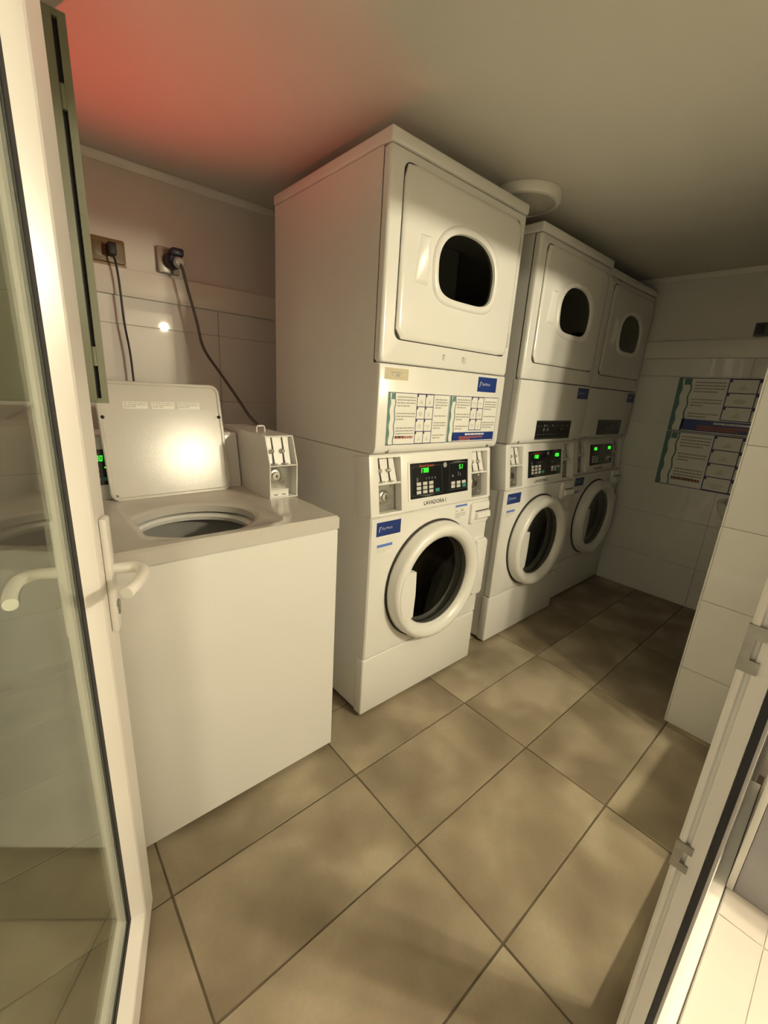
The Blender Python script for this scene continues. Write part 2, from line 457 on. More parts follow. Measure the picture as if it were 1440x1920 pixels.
# ------------------------------------------------------------------ outside the door
of = tag(part('outside_floor', MB().box(-3.0, 3.5, -2.45, -1.116, -.06, -.003), WGROUT), 'landing outside the door paved with cream tiles', 'floor', kind='structure')
for i in range(-5, 6):
    for j in range(0, 3):
        x0 = -0.26 + .60*i; y1 = -1.21 + .60 - .60*j - .0
        ya, yb = max(y1-.6, -2.45), min(y1, -1.116)
        if yb-ya < .02: continue
        part('paving_tile', lambda w=.597, d=yb-ya-.003: MB().rbox(0, w, 0, d, -.006, 0, .001, 1), OFLOOR, of, key='pt%.3f' % (yb-ya), loc=(x0+.0015, ya+.0015, 0))
tag(part('wall_outside', MB().box(-3.0, 3.5, -2.55, -2.45, -.06, 2.6), LANDW), 'pale wall across the landing outside', 'wall', kind='structure')
tag(part('ceiling_outside', MB().box(-3.0, 3.5, -2.55, -1.12, 2.5, 2.6), LANDW), 'ceiling over the landing outside', 'ceiling', kind='structure')
blk = thing('stone_plinth', 'low grey stone plinth with a white edge outside the glass leaf', 'plinth', (0.44, -1.13, 0))
part('block', MB().rbox(0, .50, -.30, 0, 0, .42, .004), GSTONE, blk)
part('edge_strip', MB().rbox(-.004, .02, .0005, .016, 0, .42, .002), PVC, blk)
lamp = thing('wall_lamp', 'twin bulb wall lamp on the wall outside the door', 'lamp', (0.57, -2.45, 1.77))
part('back_plate', MB().rbox(-.11, .11, 0, .02, -.05, .05, .006), PVC, lamp)
for sx in (-.07, .07):
    a = part('arm', MB().tube([(sx, .018, 0), (sx, .18, 0), (sx, .31, 0), (sx, .335, .0)], .010, 10), PVC, lamp)
    part('bulb', MB().sphere((sx, .37, 0), .036, 20, 12), BULBM, lamp)

# ------------------------------------------------------------------ front load washers and dryers
W, D = 0.690, 0.70
ZS = 1.064                       # height where the dryer rests on the washer
TILT = -0.14
def blue_sticker(parent, key, x0, x1, z0, z1, y):
    st = part('blue_sticker', lambda: MB().box(x0, x1, y-.0006, y, z0, z1), BLUEST, parent, key=key, label='dark blue brand sticker')
    w, h = x1-x0, z1-z0
    def tx():
        me = text_mesh('PayWash', h*.26, .0001, shear=.2)
        me.transform(Matrix.Translation((x0+w*.20, y-.0009, z0+h*.44))); return me
    part('lettering', tx, mat('pale_lettering', (.50, .52, .62), .5), st, key=key+'t')
    def ic():
        m = MB(); a, b = x0+w*.09, z0+h*.42
        m.prism([(a, b-h*.1), (a+w*.03, b-h*.1), (a+w*.06, b+h*.24), (a+w*.03, b+h*.24)], y-.0009, y-.0006)
        m.prism([(a+w*.03, b+h*.18), (a+w*.10, b+h*.22), (a+w*.10, b+h*.27), (a+w*.03, b+h*.26)], y-.0009, y-.0006)
        return m
    part('emblem', ic, mat('pale_lettering', (.5, .52, .62), .5), st, key=key+'e')
    return st
def bars(m, x0, x1, z1, rows, pitch, h, y, ragged=True, seed=1):
    rnd = random.Random(seed)
    for k in range(rows):
        z = z1 - k*pitch; x = x0
        stop = x1 if (k < rows-1 or not ragged) else x0 + (x1-x0)*rnd.uniform(.35, .8)
        while x < stop - .002:
            w = min(rnd.uniform(.006, .020), stop-x); m.box(x, x+w, y-.0002, y, z-h, z); x += w + .0022
    return m
def instruction_sheet(parent, key, x0, x1, z0, z1, y, cols, rows, gx0, gx1, gz0, footer, s=1.0, seed=3):
    """printed sheet facing -y : band, text blocks, numbered picture grid"""
    w, h = x1-x0, z1-z0
    sh = part('instruction_sheet', lambda: MB().box(x0, x1, y-.0006, y, z0, z1), PAPER, parent, key=key)
    yy = y-.0007
    def border():
        m = MB(); t = .0022*s
        m.box(x0, x1, yy-.0002, yy, z1-t, z1).box(x0, x1, yy-.0002, yy, z0, z0+t)
        m.box(x1-t*.6, x1, yy-.0002, yy, z0, z1)
        return m
    part('border_print', border, NAVY, sh, key=key+'b')
    def band():
        n = 24; a = []; b = []
        for i in range(n+1):
            z = z0 + h*i/n; o = .0022*s*math.sin(i*.9+seed)
            a.append((x0, z)); b.append((x0+w*.040+o, z))
        m = MB(); m.prism(a + b[::-1], yy-.0002, yy)
        a = [(x+w*.062+.0*z, z) for x, z in b]; c = [(x+.0045*s, z) for x, z in a]
        m.prism(a + c[::-1], yy-.0002, yy)
        m.box(x0+w*.05, x0+w*.10, yy-.0002, yy, z1-h*.13, z1-h*.02)
        return m
    part('wavy_band', band, TEAL, sh, key=key+'w')
    G0, G1 = x0+w*gx0, x0+w*gx1; H0, H1 = z0+h*gz0, z1-.002*s
    def grid():
        m = MB(); t = .0028*s
        for i in range(cols+1):
            x = G0+(G1-G0)*i/cols; m.box(x-t*.5, x+t*.5, yy-.0002, yy, H0, H1)
        for j in range(rows+1):
            z = H0+(H1-H0)*j/rows; m.box(G0, G1, yy-.0002, yy, z-t*.5, z+t*.5)
            if j < rows:
                for i in range(cols):
                    x = G0+(G1-G0)*i/cols; zt = H0+(H1-H0)*(j+1)/rows
                    m.box(x, x+.0065*s, yy-.0003, yy, zt-.009*s, zt)
        return m
    part('grid_print', grid, NAVY, sh, key=key+'g')
    def pics():
        m = MB(); rnd = random.Random(seed+5)
        cw, ch = (G1-G0)/cols, (H1-H0)/rows
        for i in range(cols):
            for j in range(rows):
                cx, cz = G0+cw*(i+.5), H0+ch*(j+.42)
                k = rnd.randint(0, 2)
                if k == 0: m.prism([(cx-cw*.2, cz-ch*.2), (cx+cw*.2, cz-ch*.2), (cx+cw*.05, cz+ch*.22)], yy-.0002, yy)
                elif k == 1:
                    m.prism([(cx+cw*.24*math.cos(a*PI/5), cz+ch*.2*math.sin(a*PI/5)) for a in range(10)], yy-.0002, yy)
                else:
                    m.box(cx-cw*.28, cx+cw*.28, yy-.0002, yy, cz-ch*.04, cz+ch*.10).box(cx-cw*.2, cx+cw*.2, yy-.0002, yy, cz-ch*.2, cz-ch*.12)
        return m
    part('pictures', pics, mat('pale_picture_print', (.66, .65, .60), .5), sh, key=key+'p')
    def txt():
        m = MB(); a, b = x0+w*.14, G0-w*.02
        lo = z0 + h*(gz0 if footer else 0.0)
        bars(m, a, b, z1-h*.07, 4, h*.055, h*.026, yy, seed=seed)
        bars(m, a, b, z1-h*.38, 3, h*.055, h*.026, yy, seed=seed+1)
        if not footer: bars(m, a, b, z1-h*.66, 4, h*.055, h*.026, yy, seed=seed+2)
        else: bars(m, a, b, z1-h*.64, 2, h*.055, h*.026, yy, seed=seed+2)
        if G1 < x1 - w*.1:
            a, b = G1+w*.03, x1-w*.03
            bars(m, a, b, z1-h*.09, 4, h*.055, h*.026, yy, seed=seed+3)
            bars(m, a, b, z1-h*.42, 1, h*.055, h*.026, yy, False, seed=seed+4)
            bars(m, a, b, z1-h*.56, 3, h*.055, h*.026, yy, seed=seed+5)
            if not footer: bars(m, a, b, z1-h*.82, 2, h*.055, h*.026, yy, seed=seed+6)
        return m
    part('text_lines', txt, TEXT, sh, key=key+'t')
    if footer:
        part('footer_band', lambda: MB().box(x0+w*.10, x1-w*.02, yy-.0002, yy, z0+h*.03, z0+h*footer), BLUEST, sh, key=key+'f')
        part('footer_text', lambda: bars(MB(), x0+w*.36, x1-w*.24, z0+h*footer*.86, 1, .01, h*.035, yy-.0002, False, seed=9), PAPER, sh, key=key+'ft')
        part('footer_text', lambda: bars(MB(), x0+w*.24, x1-w*.26, z0+h*footer*.58, 2, h*.05, h*.042, yy-.0002, seed=10), REDTX, sh, key=key+'fr')
    else:
        part('warning_text', lambda: bars(MB(), x0+w*.13, G0-w*.03, z0+h*.17, 1, .01, h*.05, yy, False, seed=12), REDTX, sh, key=key+'wn')
    return sh

def coin_pocket(cp, x0, x1, k):
    """inside of a coin recess in the sloped control panel: slide plate with two coin levers above, lock plate below"""
    xm = (x0+x1)/2
    pl = part('coin_slide', lambda: MB().loft([[(x0, .012, .118), (x1-.012, .012, .118), (x1-.012, .030, .208), (x0, .030, .208)], [(x0, .05, .118), (x1-.012, .05, .118), (x1-.012, .05, .208), (x0, .05, .208)]]), PLAST, cp, key='cs%s' % k)
    for i, xx in enumerate((x0+.020, x0+.062)):
        def slot():
            m = MB()
            m.prism([(xx-.003, .164), (xx+.005, .164), (xx+.007, .206), (xx+.002, .206)], 0, .0008)
            m.prism([(xx-.004, .124), (xx+.004, .124), (xx+.003, .160), (xx-.003, .160)], 0, .0008)
            # follow the slope of the slide
            m.v = [(x, .0108 + (z-.118)*.2 + y, z) for x, y, z in m.v]
            return m
        so = part('coin_slot', slot, BLACK, pl, key='sl%s%d' % (k, i))
        part('coin_lever', lambda: MB().sphere((xx-.004, .0125, .162), .008, 12, 8), STEEL, pl, key='cl%s%d' % (k, i))
        part('lever_stop', lambda: MB().lathe([(.0001, 0), (.013, .001), (.013, .004), (.0001, .006)], (xx+.002, .010, .1205), 12, 'z'), STEEL, pl, key='cm%s%d' % (k, i))
    lp = part('lock_plate', lambda: MB().box(x0, x1, .034, .040, .010, .112), STEELD, cp, key='lp%s' % k)
    part('lock', lambda: MB().lathe([(.026, 0), (.026, -.006), (.022, -.010), (.016, -.012), (.015, -.020), (.0001, -.021)], (xm-.012, .034, .066), 24, 'y'), STEEL, lp, key='lk%s' % k)
    part('keyway', lambda: MB().box(xm-.014, xm-.010, .0124, .0134, .058, .074), BLACK, lp, key='kw%s' % k)
    for q, zz in enumerate((.028, .100)): part('screw', lambda: MB().sphere((x1-.022, .034, zz), .005, 10, 6), STEEL, lp, key='sc%s%d' % (k, q))

def shell(x0, x1, y0, y1, z0, z1, t=.012, c=.003):
    # cabinet sheet metal, open at the front where the panels close it
    def L(i, y): return [(x0+i, y, z0+i), (x1-i, y, z0+i), (x1-i, y, z1-i), (x0+i, y, z1-i)]
    return MB().loft([L(t, y1-.01), L(t, y0), L(0, y0), L(0, y1-c), L(c, y1)], True, True)
def washer(label, loc, tx, dg):
    w = thing('front_load_washer', label, 'washing machine', loc, 0, 'front loading washers under the dryers')
    part('body', lambda: shell(.004, W-.004, .034, D, .02, ZS-.001), ENAMEL, w, key='w_body', smooth=False)
    part('foot', lambda: MB().lathe([(.02, 0), (.02, .022)], (.05, .09, 0), 12, 'z', True, True), BLACK, w, key='w_f1')
    part('foot', lambda: MB().lathe([(.02, 0), (.02, .022)], (W-.05, .09, 0), 12, 'z', True, True), BLACK, w, key='w_f2')
    part('kick_panel', lambda: MB().rbox(0, W, .003, .05, .012, .2655, .007, 3), ENAMEL, w, key='w_kick')
    cx, cz = .345, .533
    def front():
        n = 64
        bx = (0.0, W, .2705, .8405)
        o, angs = rect_ray(.007, W-.007, bx[2]+.005, bx[3]-.005, cx, cz, n, 0)
        o2 = [(min(max(x + (-.005 if x < .01 else .005 if x > W-.01 else 0), 0), W), .006, z + (-.004 if z < bx[2]+.006 else .004 if z > bx[3]-.006 else 0)) for x, y, z in o]
        o3 = [(x, .034, z) for x, y, z in o2]
        i1 = [(cx+.232*math.cos(a), 0, cz+.232*math.sin(a)) for a in angs]
        i2 = [(cx+.205*math.cos(a), .030, cz+.205*math.sin(a)) for a in angs]
        i3 = [(cx+.190*math.cos(a), .034, cz+.190*math.sin(a)) for a in angs]
        return MB().loft([o3, o2, o, i1, i2, i3, o3], False, False)
    part('front_panel', front, ENAMEL, w, key='w_front')
    part('drum', lambda: MB().lathe([(.189, .030), (.190, .060), (.235, .075), (.240, .10), (.240, .38), (.225, .40), (.10, .385), (.0001, .38)], (cx, 0, cz), 48, 'y'), DRUM, w, key='w_drum')
    for k in range(3):
        part('drum_paddle', lambda: MB().loft([[(-.03, .09, -.238), (.03, .09, -.238), (.008, .09, -.185), (-.008, .09, -.185)], [(-.03, .37, -.238), (.03, .37, -.238), (.008, .37, -.185), (-.008, .37, -.185)]]), DRUM, w, key='w_pad', loc=(cx, 0, cz), rot=(0, k*2*PI/3+.5, 0))
    def ring():
        pr = [(.232, -.002), (.249, -.004), (.252, -.010), (.250, -.020), (.249, -.044), (.243, -.056), (.232, -.062), (.220, -.062), (.205, -.055), (.195, -.046), (.190, -.036), (.189, -.020), (.192, -.004), (.232, -.002)]
        return MB().lathe(pr, (cx, 0, cz), 64, 'y')
    dr = part('door', ring, PLAST, w, key='w_ring', label='round white door ring')
    part('door_seal', lambda: MB().lathe([(.190, -.003), (.258, -.0025), (.2585, -.0005), (.190, -.0005)], (cx, 0, cz), 64, 'y'), GAP, dr, key='w_seal')
    part('door_window', lambda: MB().lathe([(.1895, -.030), (.170, -.026), (.13, -.016), (.09, -.008), (.04, -.004), (.0001, -.003)], (cx, 0, cz), 48, 'y'), SGLASS, dr, key='w_glass', label='dark bowl shaped window')
    def handle():
        zt, zb = .615, .425
        pts = [(.196, zb), (.200, (zb+zt)/2), (.196, zt), (.150, zt+.012)]
        for i in range(7):
            a = math.radians(160 + i*7); pts.append((cx+.232*math.cos(a), cz+.232*math.sin(a)))
        pts.append((.160, zb-.012))
        m = MB(); P = [(x, z) for x, z in pts]
        if sum(P[i][0]*P[(i+1)%len(P)][1]-P[(i+1)%len(P)][0]*P[i][1] for i in range(len(P))) < 0: P = P[::-1]
        xs = lambda x: -.0635 if x < .18 else -.055
        return m.loft([[(x, -.034, z) for x, z in P], [(x, xs(x), z) for x, z in P]])
    part('door_handle', handle, PLAST, dr, key='w_hand')
    part('hinge_cover', lambda: rrp(MB(), .615, W+.004, .375, .655, .02, .002, -.020, .008), PLAST, w, key='w_hinge')
    # detergent drawer
    dw = part('detergent_drawer', lambda: rrp(MB(), .552, W-.012, .735, .832, .012, .002, -.014, .006), PLAST, w, key='w_draw')
    part('drawer_pull', lambda: MB().loft([[(.575, -.014, .752), (.672, -.014, .752), (.672, -.014, .790), (.575, -.014, .790)], [(.579, -.030, .764), (.668, -.030, .764), (.668, -.026, .788), (.579, -.026, .788)]]), PLAST, dw, key='w_pull')
    part('pull_gap', lambda: MB().box(.577, .670, -.0146, -.0138, .7905, .7955), GAP, dw, key='w_pgap')
    # control panel, sloped
    cp = part('control_panel', lambda: panel_mesh(), PLAST, w, key='w_cp', loc=(0, .0, .8435), rot=(TILT, 0, 0))
    coin_pocket(cp, .041, .147, 'a')
    coin_pocket(cp, .561, .668, 'b')
    ds = part('display_panel', lambda: rrp(MB(), .190, .527, .045, .178, .002, .001, -.003, .001), DARKP, cp, key='w_disp', label='black glossy display panel')
    Y = -.0034
    def lines():
        m = MB(); t = .0010
        for a, b, c, d in ((.197, .366, .056, .166), (.409, .523, .058, .166)):
            m.box(a, b, Y, Y+.0003, c, c+t).box(a, b, Y, Y+.0003, d-t, d).box(a, a+t, Y, Y+.0003, c, d).box(b-t, b, Y, Y+.0003, c, d)
        m.prism([(.238, .0545), (.322, .0545), (.282, .047)], Y-.0001, Y+.0003)
        m.prism([(.414, .1675), (.518, .1675), (.464, .176)], Y-.0001, Y+.0003)
        for x in (.272, .288, .305, .322): m.box(x, x+.006, Y, Y+.0003, .114, .122)
        m.box(.222, .232, Y, Y+.0003, .104, .124).box(.425, .437, Y, Y+.0003, .110, .120).box(.462, .467, Y, Y+.0003, .112, .130).box(.474, .480, Y, Y+.0003, .112, .124)
        return m
    part('panel_print', lines, mat('dim_print', (.10, .10, .095), .5), ds, key='w_lines')
    part('logo_dot', lambda: MB().lathe([(.0105, 0), (.0105, -.0006), (.0001, -.0008)], (.384, -.003, .163), 18, 'y'), PALEPR, ds, key='w_dot')
    def sq():
        me = text_mesh('Speed Queen', .0150, .0001); me.transform(Matrix.Translation((.238, Y, .1625))); return me
    part('brand_lettering', sq, ORANGE, ds, key='w_sq')
    part('digits', digits(MB(), dg[0], .243, .141, .0082, .017, Y-.0004), GREEN, ds, label='lit green digits')
    part('digits', digits(MB(), dg[1], .470 if len(dg[1]) < 3 else .452, .141, .0082, .017, Y-.0004), GREEN, ds, label='lit green digits')
    for i in range(3):
        for j in range(3):
            part('key', lambda: MB().rbox(0, .024, -.0018, .0004, 0, .0125, .001, 1), KEY, ds, key='w_key', loc=(.222+i*.034, -.003, .061+j*.016))
            if j < 2 and not (i == 2 and j == 0):
                part('key', None, KEY, ds, key='w_key', loc=(.420+i*.034, -.003, .065+j*.0145))
    part('start_key', lambda: MB().rbox(0, .024, -.0018, .0004, 0, .0135, .001, 1), TEALK, ds, key='w_st', loc=(.326, -.003, .061))
    part('start_key', None, TEALK, ds, key='w_st', loc=(.490, -.003, .064))
    def lab():
        me = text_mesh(tx, .0225, .0001, bold=.00045); me.transform(Matrix.Translation((.262, -.0003, .0145))); return me
    part('name_lettering', lab(), MARKER, cp, label='handwritten style machine name')
    return w
def panel_mesh():
    T = .2175
    m = MB()
    m.rbox(0, .041, 0, .09, .0, T, .005).rbox(.147, .561, 0, .09, .0, T, .005).rbox(.668, W, 0, .09, .0, T, .004)
    m.box(.038, .15, .0015, .09, .001, .010).box(.038, .15, .0015, .09, .207, T-.002)
    m.box(.558, .67, .0015, .09, .001, .010).box(.558, .67, .0015, .09, .207, T-.002)
    m.box(.039, .149, .004, .09, .112, .118).box(.559, .669, .004, .09, .112, .118)
    m.box(.039, .149, .052, .09, .005, T-.004).box(.559, .669, .052, .09, .005, T-.004)
    # raised surround of the display
    m.loft([rr(.180, .537, .036, .187, .004, .0005), rr(.180, .537, .036, .187, .004, -.002), rr(.183, .534, .039, .184, .003, -.0035), rr(.189, .528, .044, .179, .002, -.0035), rr(.190, .527, .045, .178, .002, -.001)], False, False)
    return m

def dryer(label, loc, kind):
    d = thing('tumble_dryer', label, 'tumble dryer', loc, 0, 'tumble dryers stacked on the washers')
    H = 1.980 - ZS
    zl = 1.3605 - ZS; zt = 1.9425 - ZS
    part('cabinet', lambda: shell(.001, W-.001, .034, D, .002, zt-.0015), ENAMEL, d, key='d_body', smooth=False)
    part('side_seam', lambda: MB().loft([[(a, y, b), (W-a, y, b), (W-a, y, zt-b), (a, y, zt-b)] for a, b, y in ((.0025, .004, .0275), (.0025, .004, .0345), (.010, .012, .0345), (.010, .012, .0275), (.0025, .004, .0275))], False, False), GAP, d, key='d_seam', smooth=False)
    part('top_panel', lambda: MB().rbox(-.003, W+.003, -.004, D+.002, zt+.0012, H, .007, 3), ENAMEL, d, key='d_top')
    cx, n = .362, 64
    dx0, dx1, dz0, dz1 = .054, .655, 1.436-ZS, 1.912-ZS
    wx0, wx1, wz0, wz1 = .213, .512, 1.586-ZS, 1.788-ZS
    ccx, ccz = (wx0+wx1)/2, wz0+.46*(wz1-wz0)
    def hit(p, dd, y):
        ang = math.atan2(p[2]-ccz, p[0]-ccx); c, s = math.cos(ang), math.sin(ang)
        for i in range(len(dd)):
            q, r = dd[i], dd[(i+1) % len(dd)]
            ex, ez = r[0]-q[0], r[2]-q[2]; den = c*ez - s*ex
            if abs(den) < 1e-12: continue
            t = ((q[0]-ccx)*ez - (q[2]-ccz)*ex)/den; u = ((q[0]-ccx)*s - (q[2]-ccz)*c)/den
            if t > 0 and -1e-9 <= u <= 1+1e-9: return (ccx+t*c, y, ccz+t*s)
        return p
    def front():
        a1 = arch(wx0, wx1, wz0, wz1, 0, 4*n, .006); z0_, z1_ = zl+.0015, zt-.001
        def o(i, y): return [hit(p, rr(i, W-i, z0_+i*.5, z1_-i*.5, .004, y, 2), y) for p in a1]
        return MB().loft([o(0, .028), o(0, .012), o(.0012, .007), o(.0042, .003), o(.0075, .0010), o(.012, 0), a1, [(x, .028, z) for x, y, z in a1], o(0, .028)], False, False)
    part('front_panel', front, ENAMEL, d, key='d_front')
    def low():
        # lower panel whose bottom edge rolls under
        pr = [(.028, .002), (.020, .0005), (.012, .004), (.005, .012), (.001, .024), (0, .036), (0, zl-.008), (.002, zl-.003), (.006, zl-.0012), (.028, zl-.0012)]
        def lp(x, ins): return [(x, y+ins, min(max(z, .002), zl-.0012)) for y, z in pr]
        return MB().loft([lp(0, .010), lp(.003, .003), lp(.010, 0), lp(W-.010, 0), lp(W-.003, .003), lp(W, .010)])
    part('lower_panel', low, ENAMEL, d, key='d_low')
    for k, xx in enumerate((.058, .625)):
        part('screw', lambda: MB().lathe([(.0075, .002), (.0075, -.002), (.005, -.0035), (.0001, -.0038)], (xx, .0068, .0125), 14, 'y'), STEELD, d, key='d_scr%d' % k)
    part('door_gap', lambda: MB().loft([rr(dx0-e, dx1+e, dz0-e*1.4, dz1+e, .026, y) for e, y in ((.0020, .001), (.0020, -.0006), (-.012, -.0006), (-.012, .001), (.0020, .001))], False, False), GAP, d, key='d_gap', smooth=False)
    def door():
        m = MB()
        a1 = arch(wx0, wx1, wz0, wz1, -.0115, n, .021); 
        # rounded rectangle with as many points, matched by angle
        ccx, ccz = (wx0+wx1)/2, wz0+.46*(wz1-wz0)
        dense = rr(dx0, dx1, dz0, dz1, .027, 0, 10)
        def near(p, ins, y):
            ang = math.atan2(p[2]-ccz, p[0]-ccx); P = None; best = 9
            dd = rr(dx0+ins, dx1-ins, dz0+ins, dz1-ins, .027-ins*.6, y, 10)
            # intersect ray with polygon
            c, s = math.cos(ang), math.sin(ang)
            for i in range(len(dd)):
                q, r = dd[i], dd[(i+1) % len(dd)]
                ex, ez = r[0]-q[0], r[2]-q[2]; den = c*ez - s*ex
                if abs(den) < 1e-12: continue
                t = ((q[0]-ccx)*ez - (q[2]-ccz)*ex)/den; u = ((q[0]-ccx)*s - (q[2]-ccz)*c)/den
                if t > 0 and -1e-9 <= u <= 1+1e-9: return (ccx+t*c, y, ccz+t*s)
            return p
        o0 = [near(p, 0, -.001) for p in a1]; o1 = [near(p, 0, -.006) for p in a1]; o2 = [near(p, .005, -.0105) for p in a1]; o3 = [near(p, .016, -.012) for p in a1]
        return m.loft([o0, o1, o2, o3, a1], False, False)
    dr = part('door', door, ENAMEL, d, key='d_door', label='square white dryer door')
    def bez():
        return MB().loft([arch(wx0, wx1, wz0, wz1, -.010, n, .027), arch(wx0, wx1, wz0, wz1, -.015, n, .025), arch(wx0, wx1, wz0, wz1, -.0205, n, .018), arch(wx0, wx1, wz0, wz1, -.021, n, .010), arch(wx0, wx1, wz0, wz1, -.017, n, .002), arch(wx0, wx1, wz0, wz1, -.006, n, 0)], False, False)
    part('window_bezel', bez, PLAST, dr, key='d_bez')
    part('door_window', lambda: MB().loft([arch(wx0, wx1, wz0, wz1, -.0075, n, .001), arch(wx0, wx1, wz0, wz1, -.0055, n, .001)]), DGLASS, dr, key='d_win', label='dark arched window')
    part('drum', lambda: MB().loft([arch(wx0, wx1, wz0, wz1, -.005, n, .001), arch(wx0, wx1, wz0, wz1, .035, n, .001), arch(wx0, wx1, wz0, wz1, .06, n, .06), arch(wx0, wx1, wz0, wz1, .45, n, .06)], False, True), mat('dryer_drum', (.10, .098, .095), .45, metal=.7), d, key='d_drum')
    def hand():
        x0, x1, z0, z1 = .108, .174, 1.606-ZS, 1.746-ZS
        m = MB()
        m.loft([[(x0, -.0115, z0), (x1, -.0115, z0), (x1, -.0115, z1), (x0+.020, -.0115, z1)], [(x0+.012, -.0185, z0+.014), (x1-.020, -.024, z0+.014), (x1-.020, -.024, z1-.010), (x0+.032, -.0185, z1-.010)]])
        return m
    part('door_handle', hand, PLAST, dr, key='d_hand')
    for k, zz in enumerate((1.835-ZS, 1.500-ZS)):
        part('hinge', lambda: MB().box(.657, .662, -.004, .001, zz-.028, zz+.028), STEELD, d, key='d_hin%d' % k)
    bx = (.507, .629) if kind == 'a' else (.555, .676)
    z0, z1 = 1.292-ZS, 1.348-ZS
    blue_sticker(d, 'dbs'+('a' if kind == 'a' else 'b'), bx[0], bx[1], z0, z1, 0.0)
    if kind == 'a':
        st = part('beige_sticker', MB().box(.023, .127, -.0006, 0, 1.311-ZS, 1.347-ZS), BEIGE, d, label='beige paper sticker with small print')
        part('text_lines', bars(MB(), .050, .098, 1.336-ZS, 1, .01, .005, -.0006, False, 3).box(.056, .060, -.0008, -.0006, 1.322-ZS, 1.328-ZS).box(.072, .090, -.0008, -.0006, 1.321-ZS, 1.329-ZS), TEXT, st)
        instruction_sheet(d, 'shA', .043, .348, 1.097-ZS, 1.272-ZS, 0.0, 2, 4, .445, .72, .01, 0, seed=3)
        instruction_sheet(d, 'shB', .352, .655, 1.097-ZS, 1.272-ZS, 0.0, 2, 3, .42, .68, .26, .215, seed=21)
        mk = MB()
        for x, z, q in ((.288, 1.392, 1), (.396, 1.392, 2)):
            z -= ZS
            mk.box(x, x+.004, -.0005, 0, z, z+.018).box(x+.007, x+.010, -.0005, 0, z-.004, z+.010).box(x+.002, x+.012, -.0005, 0, z+.012, z+.018)
            if q == 2: mk.box(x+.017, x+.020, -.0005, 0, z-.004, z+.016)
        part('worn_mark', mk, GREY, d)
    else:
        pl = part('instruction_plate', lambda: MB().box(.186, .536, -.0012, 0, 1.084-ZS, 1.177-ZS), DARKP, d, key='d_pl', label='black instruction plate with faint print')
        def pp():
            m = MB(); rnd = random.Random(4); y = -.0013
            a, b, c, e = .186, .536, 1.084-ZS, 1.177-ZS
            t = .0016
            m.box(a+.004, b-.004, y-.0002, y, e-.006, e-.006+t).box(a+.004, b-.004, y-.0002, y, c+.005, c+.005+t).box(a+.186, a+.1875, y-.0002, y, c+.008, e-.008)
            for k in range(12):
                x = a+.02+.026*k
                m.box(x, x+rnd.uniform(.006, .016), y-.0002, y, e-.030, e-.030+rnd.uniform(.004, .012))
                m.box(x, x+rnd.uniform(.006, .018), y-.0002, y, c+.022, c+.026)
            for x, r in ((.262, .009), (.300, .007), (.440, .007), (.470, .005)):
                m.lathe([(r, 0), (r, -.0003), (.0001, -.0003)], (x, y, c+.048), 14, 'y')
            return m
        part('plate_print', pp, mat('plate_print', (.13, .125, .115), .5), pl, key='d_pp')
    return d

X2, Y2, X3, Y3 = 0.8598, 0.0323, 1.6629, 0.0818
LIFT = 0.0
w1 = washer('nearest white front load washer marked LAVADORA 1 with green digits', (0, 0, 0), 'LAVADORA I', ('1700', '51'))
w2 = washer('middle white front load washer between the other two in the row', (X2, Y2, 0), 'LAVADORA 2', ('1700', '1700'))
w3 = washer('farthest front load washer in the shaded corner by the end wall', (X3, Y3, 0), 'LAVADORA 3', ('1700', '1700'))
def washer_stickers(w, k):
    y = -.0
    blue_sticker(w, 'wbs', .028, .145, .770, .823, y)
    s = part('notice_sticker', lambda: MB().box(.034, .108, y-.0006, y, .700, .738), PAPER, w, key='w_ns')
    part('blue_heading', lambda: MB().box(.034, .108, y-.0009, y-.0006, .727, .738), BLUEL, s, key='w_nsb')
    part('text_lines', lambda: bars(MB(), .036, .106, .722, 3, .007, .003, y-.0006, seed=5), mat('faint_text', (.62, .60, .52), .6), s, key='w_nst')
    if k == 1:
        s = part('notice_sticker', MB().box(.454, .530, y-.0006, y, .772, .832), PAPER, w)
        part('blue_heading', MB().box(.454, .530, y-.0009, y-.0006, .823, .832), BLUEL, s)
        part('text_lines', bars(MB(), .460, .526, .796, 4, .0065, .003, y-.0006, seed=8).box(.494, .506, y-.0009, y-.0006, .801, .812).box(.460, .470, y-.0009, y-.0006, .804, .808), TEXT, s)
for w, k in ((w1, 1), (w2, 2), (w3, 3)): washer_stickers(w, k)
d1 = dryer('nearest white dryer carrying two printed instruction sheets', (0, 0, ZS), 'a')
d2 = dryer('middle white dryer with a black instruction plate, second in row', (X2, Y2, ZS), 'b')
d3 = dryer('farthest white dryer tucked against the end wall', (X3, Y3, ZS), 'b')

# ------------------------------------------------------------------ top load washer
LX1, LX0, LY, LH = -0.168, -0.822, -0.047, 0.893
tl = thing('top_load_washer', 'white top load washer with its lid open and coin box', 'washing machine', (LX0, LY, 0))
TW = LX1 - LX0; TD = 0.70
def tlb():
    return MB().rbox(.003, TW-.003, .003, TD, .018, LH-.0435, .005)
def tl_body():
    # open topped shell so that the tub shows
    z0, z1 = .018, LH-.0435
    m = MB(); t = .02
    def L(i, z): return [(.003+i, .003+i, z), (TW-.003-i, .003+i, z), (TW-.003-i, TD-i, z), (.003+i, TD-i, z)]
    m.loft([L(t, z1-.02), L(.004, z1), L(.0, z1-.004), L(0, z0+.004), L(.004, z0)], False, True)
    return m
part('body', tl_body, ENAMEL, tl, smooth=False)
for fx in (.06, TW-.06):
    for fy in (.06, TD-.06):
        part('foot', lambda: MB().lathe([(.02, 0), (.02, .020)], (0, 0, 0), 12, 'z', True, True), BLACK, tl, key='tl_foot', loc=(fx, fy, 0))
HX, HY, HR = -0.530 - LX0, 0.176 - LY, 0.166      # tub opening
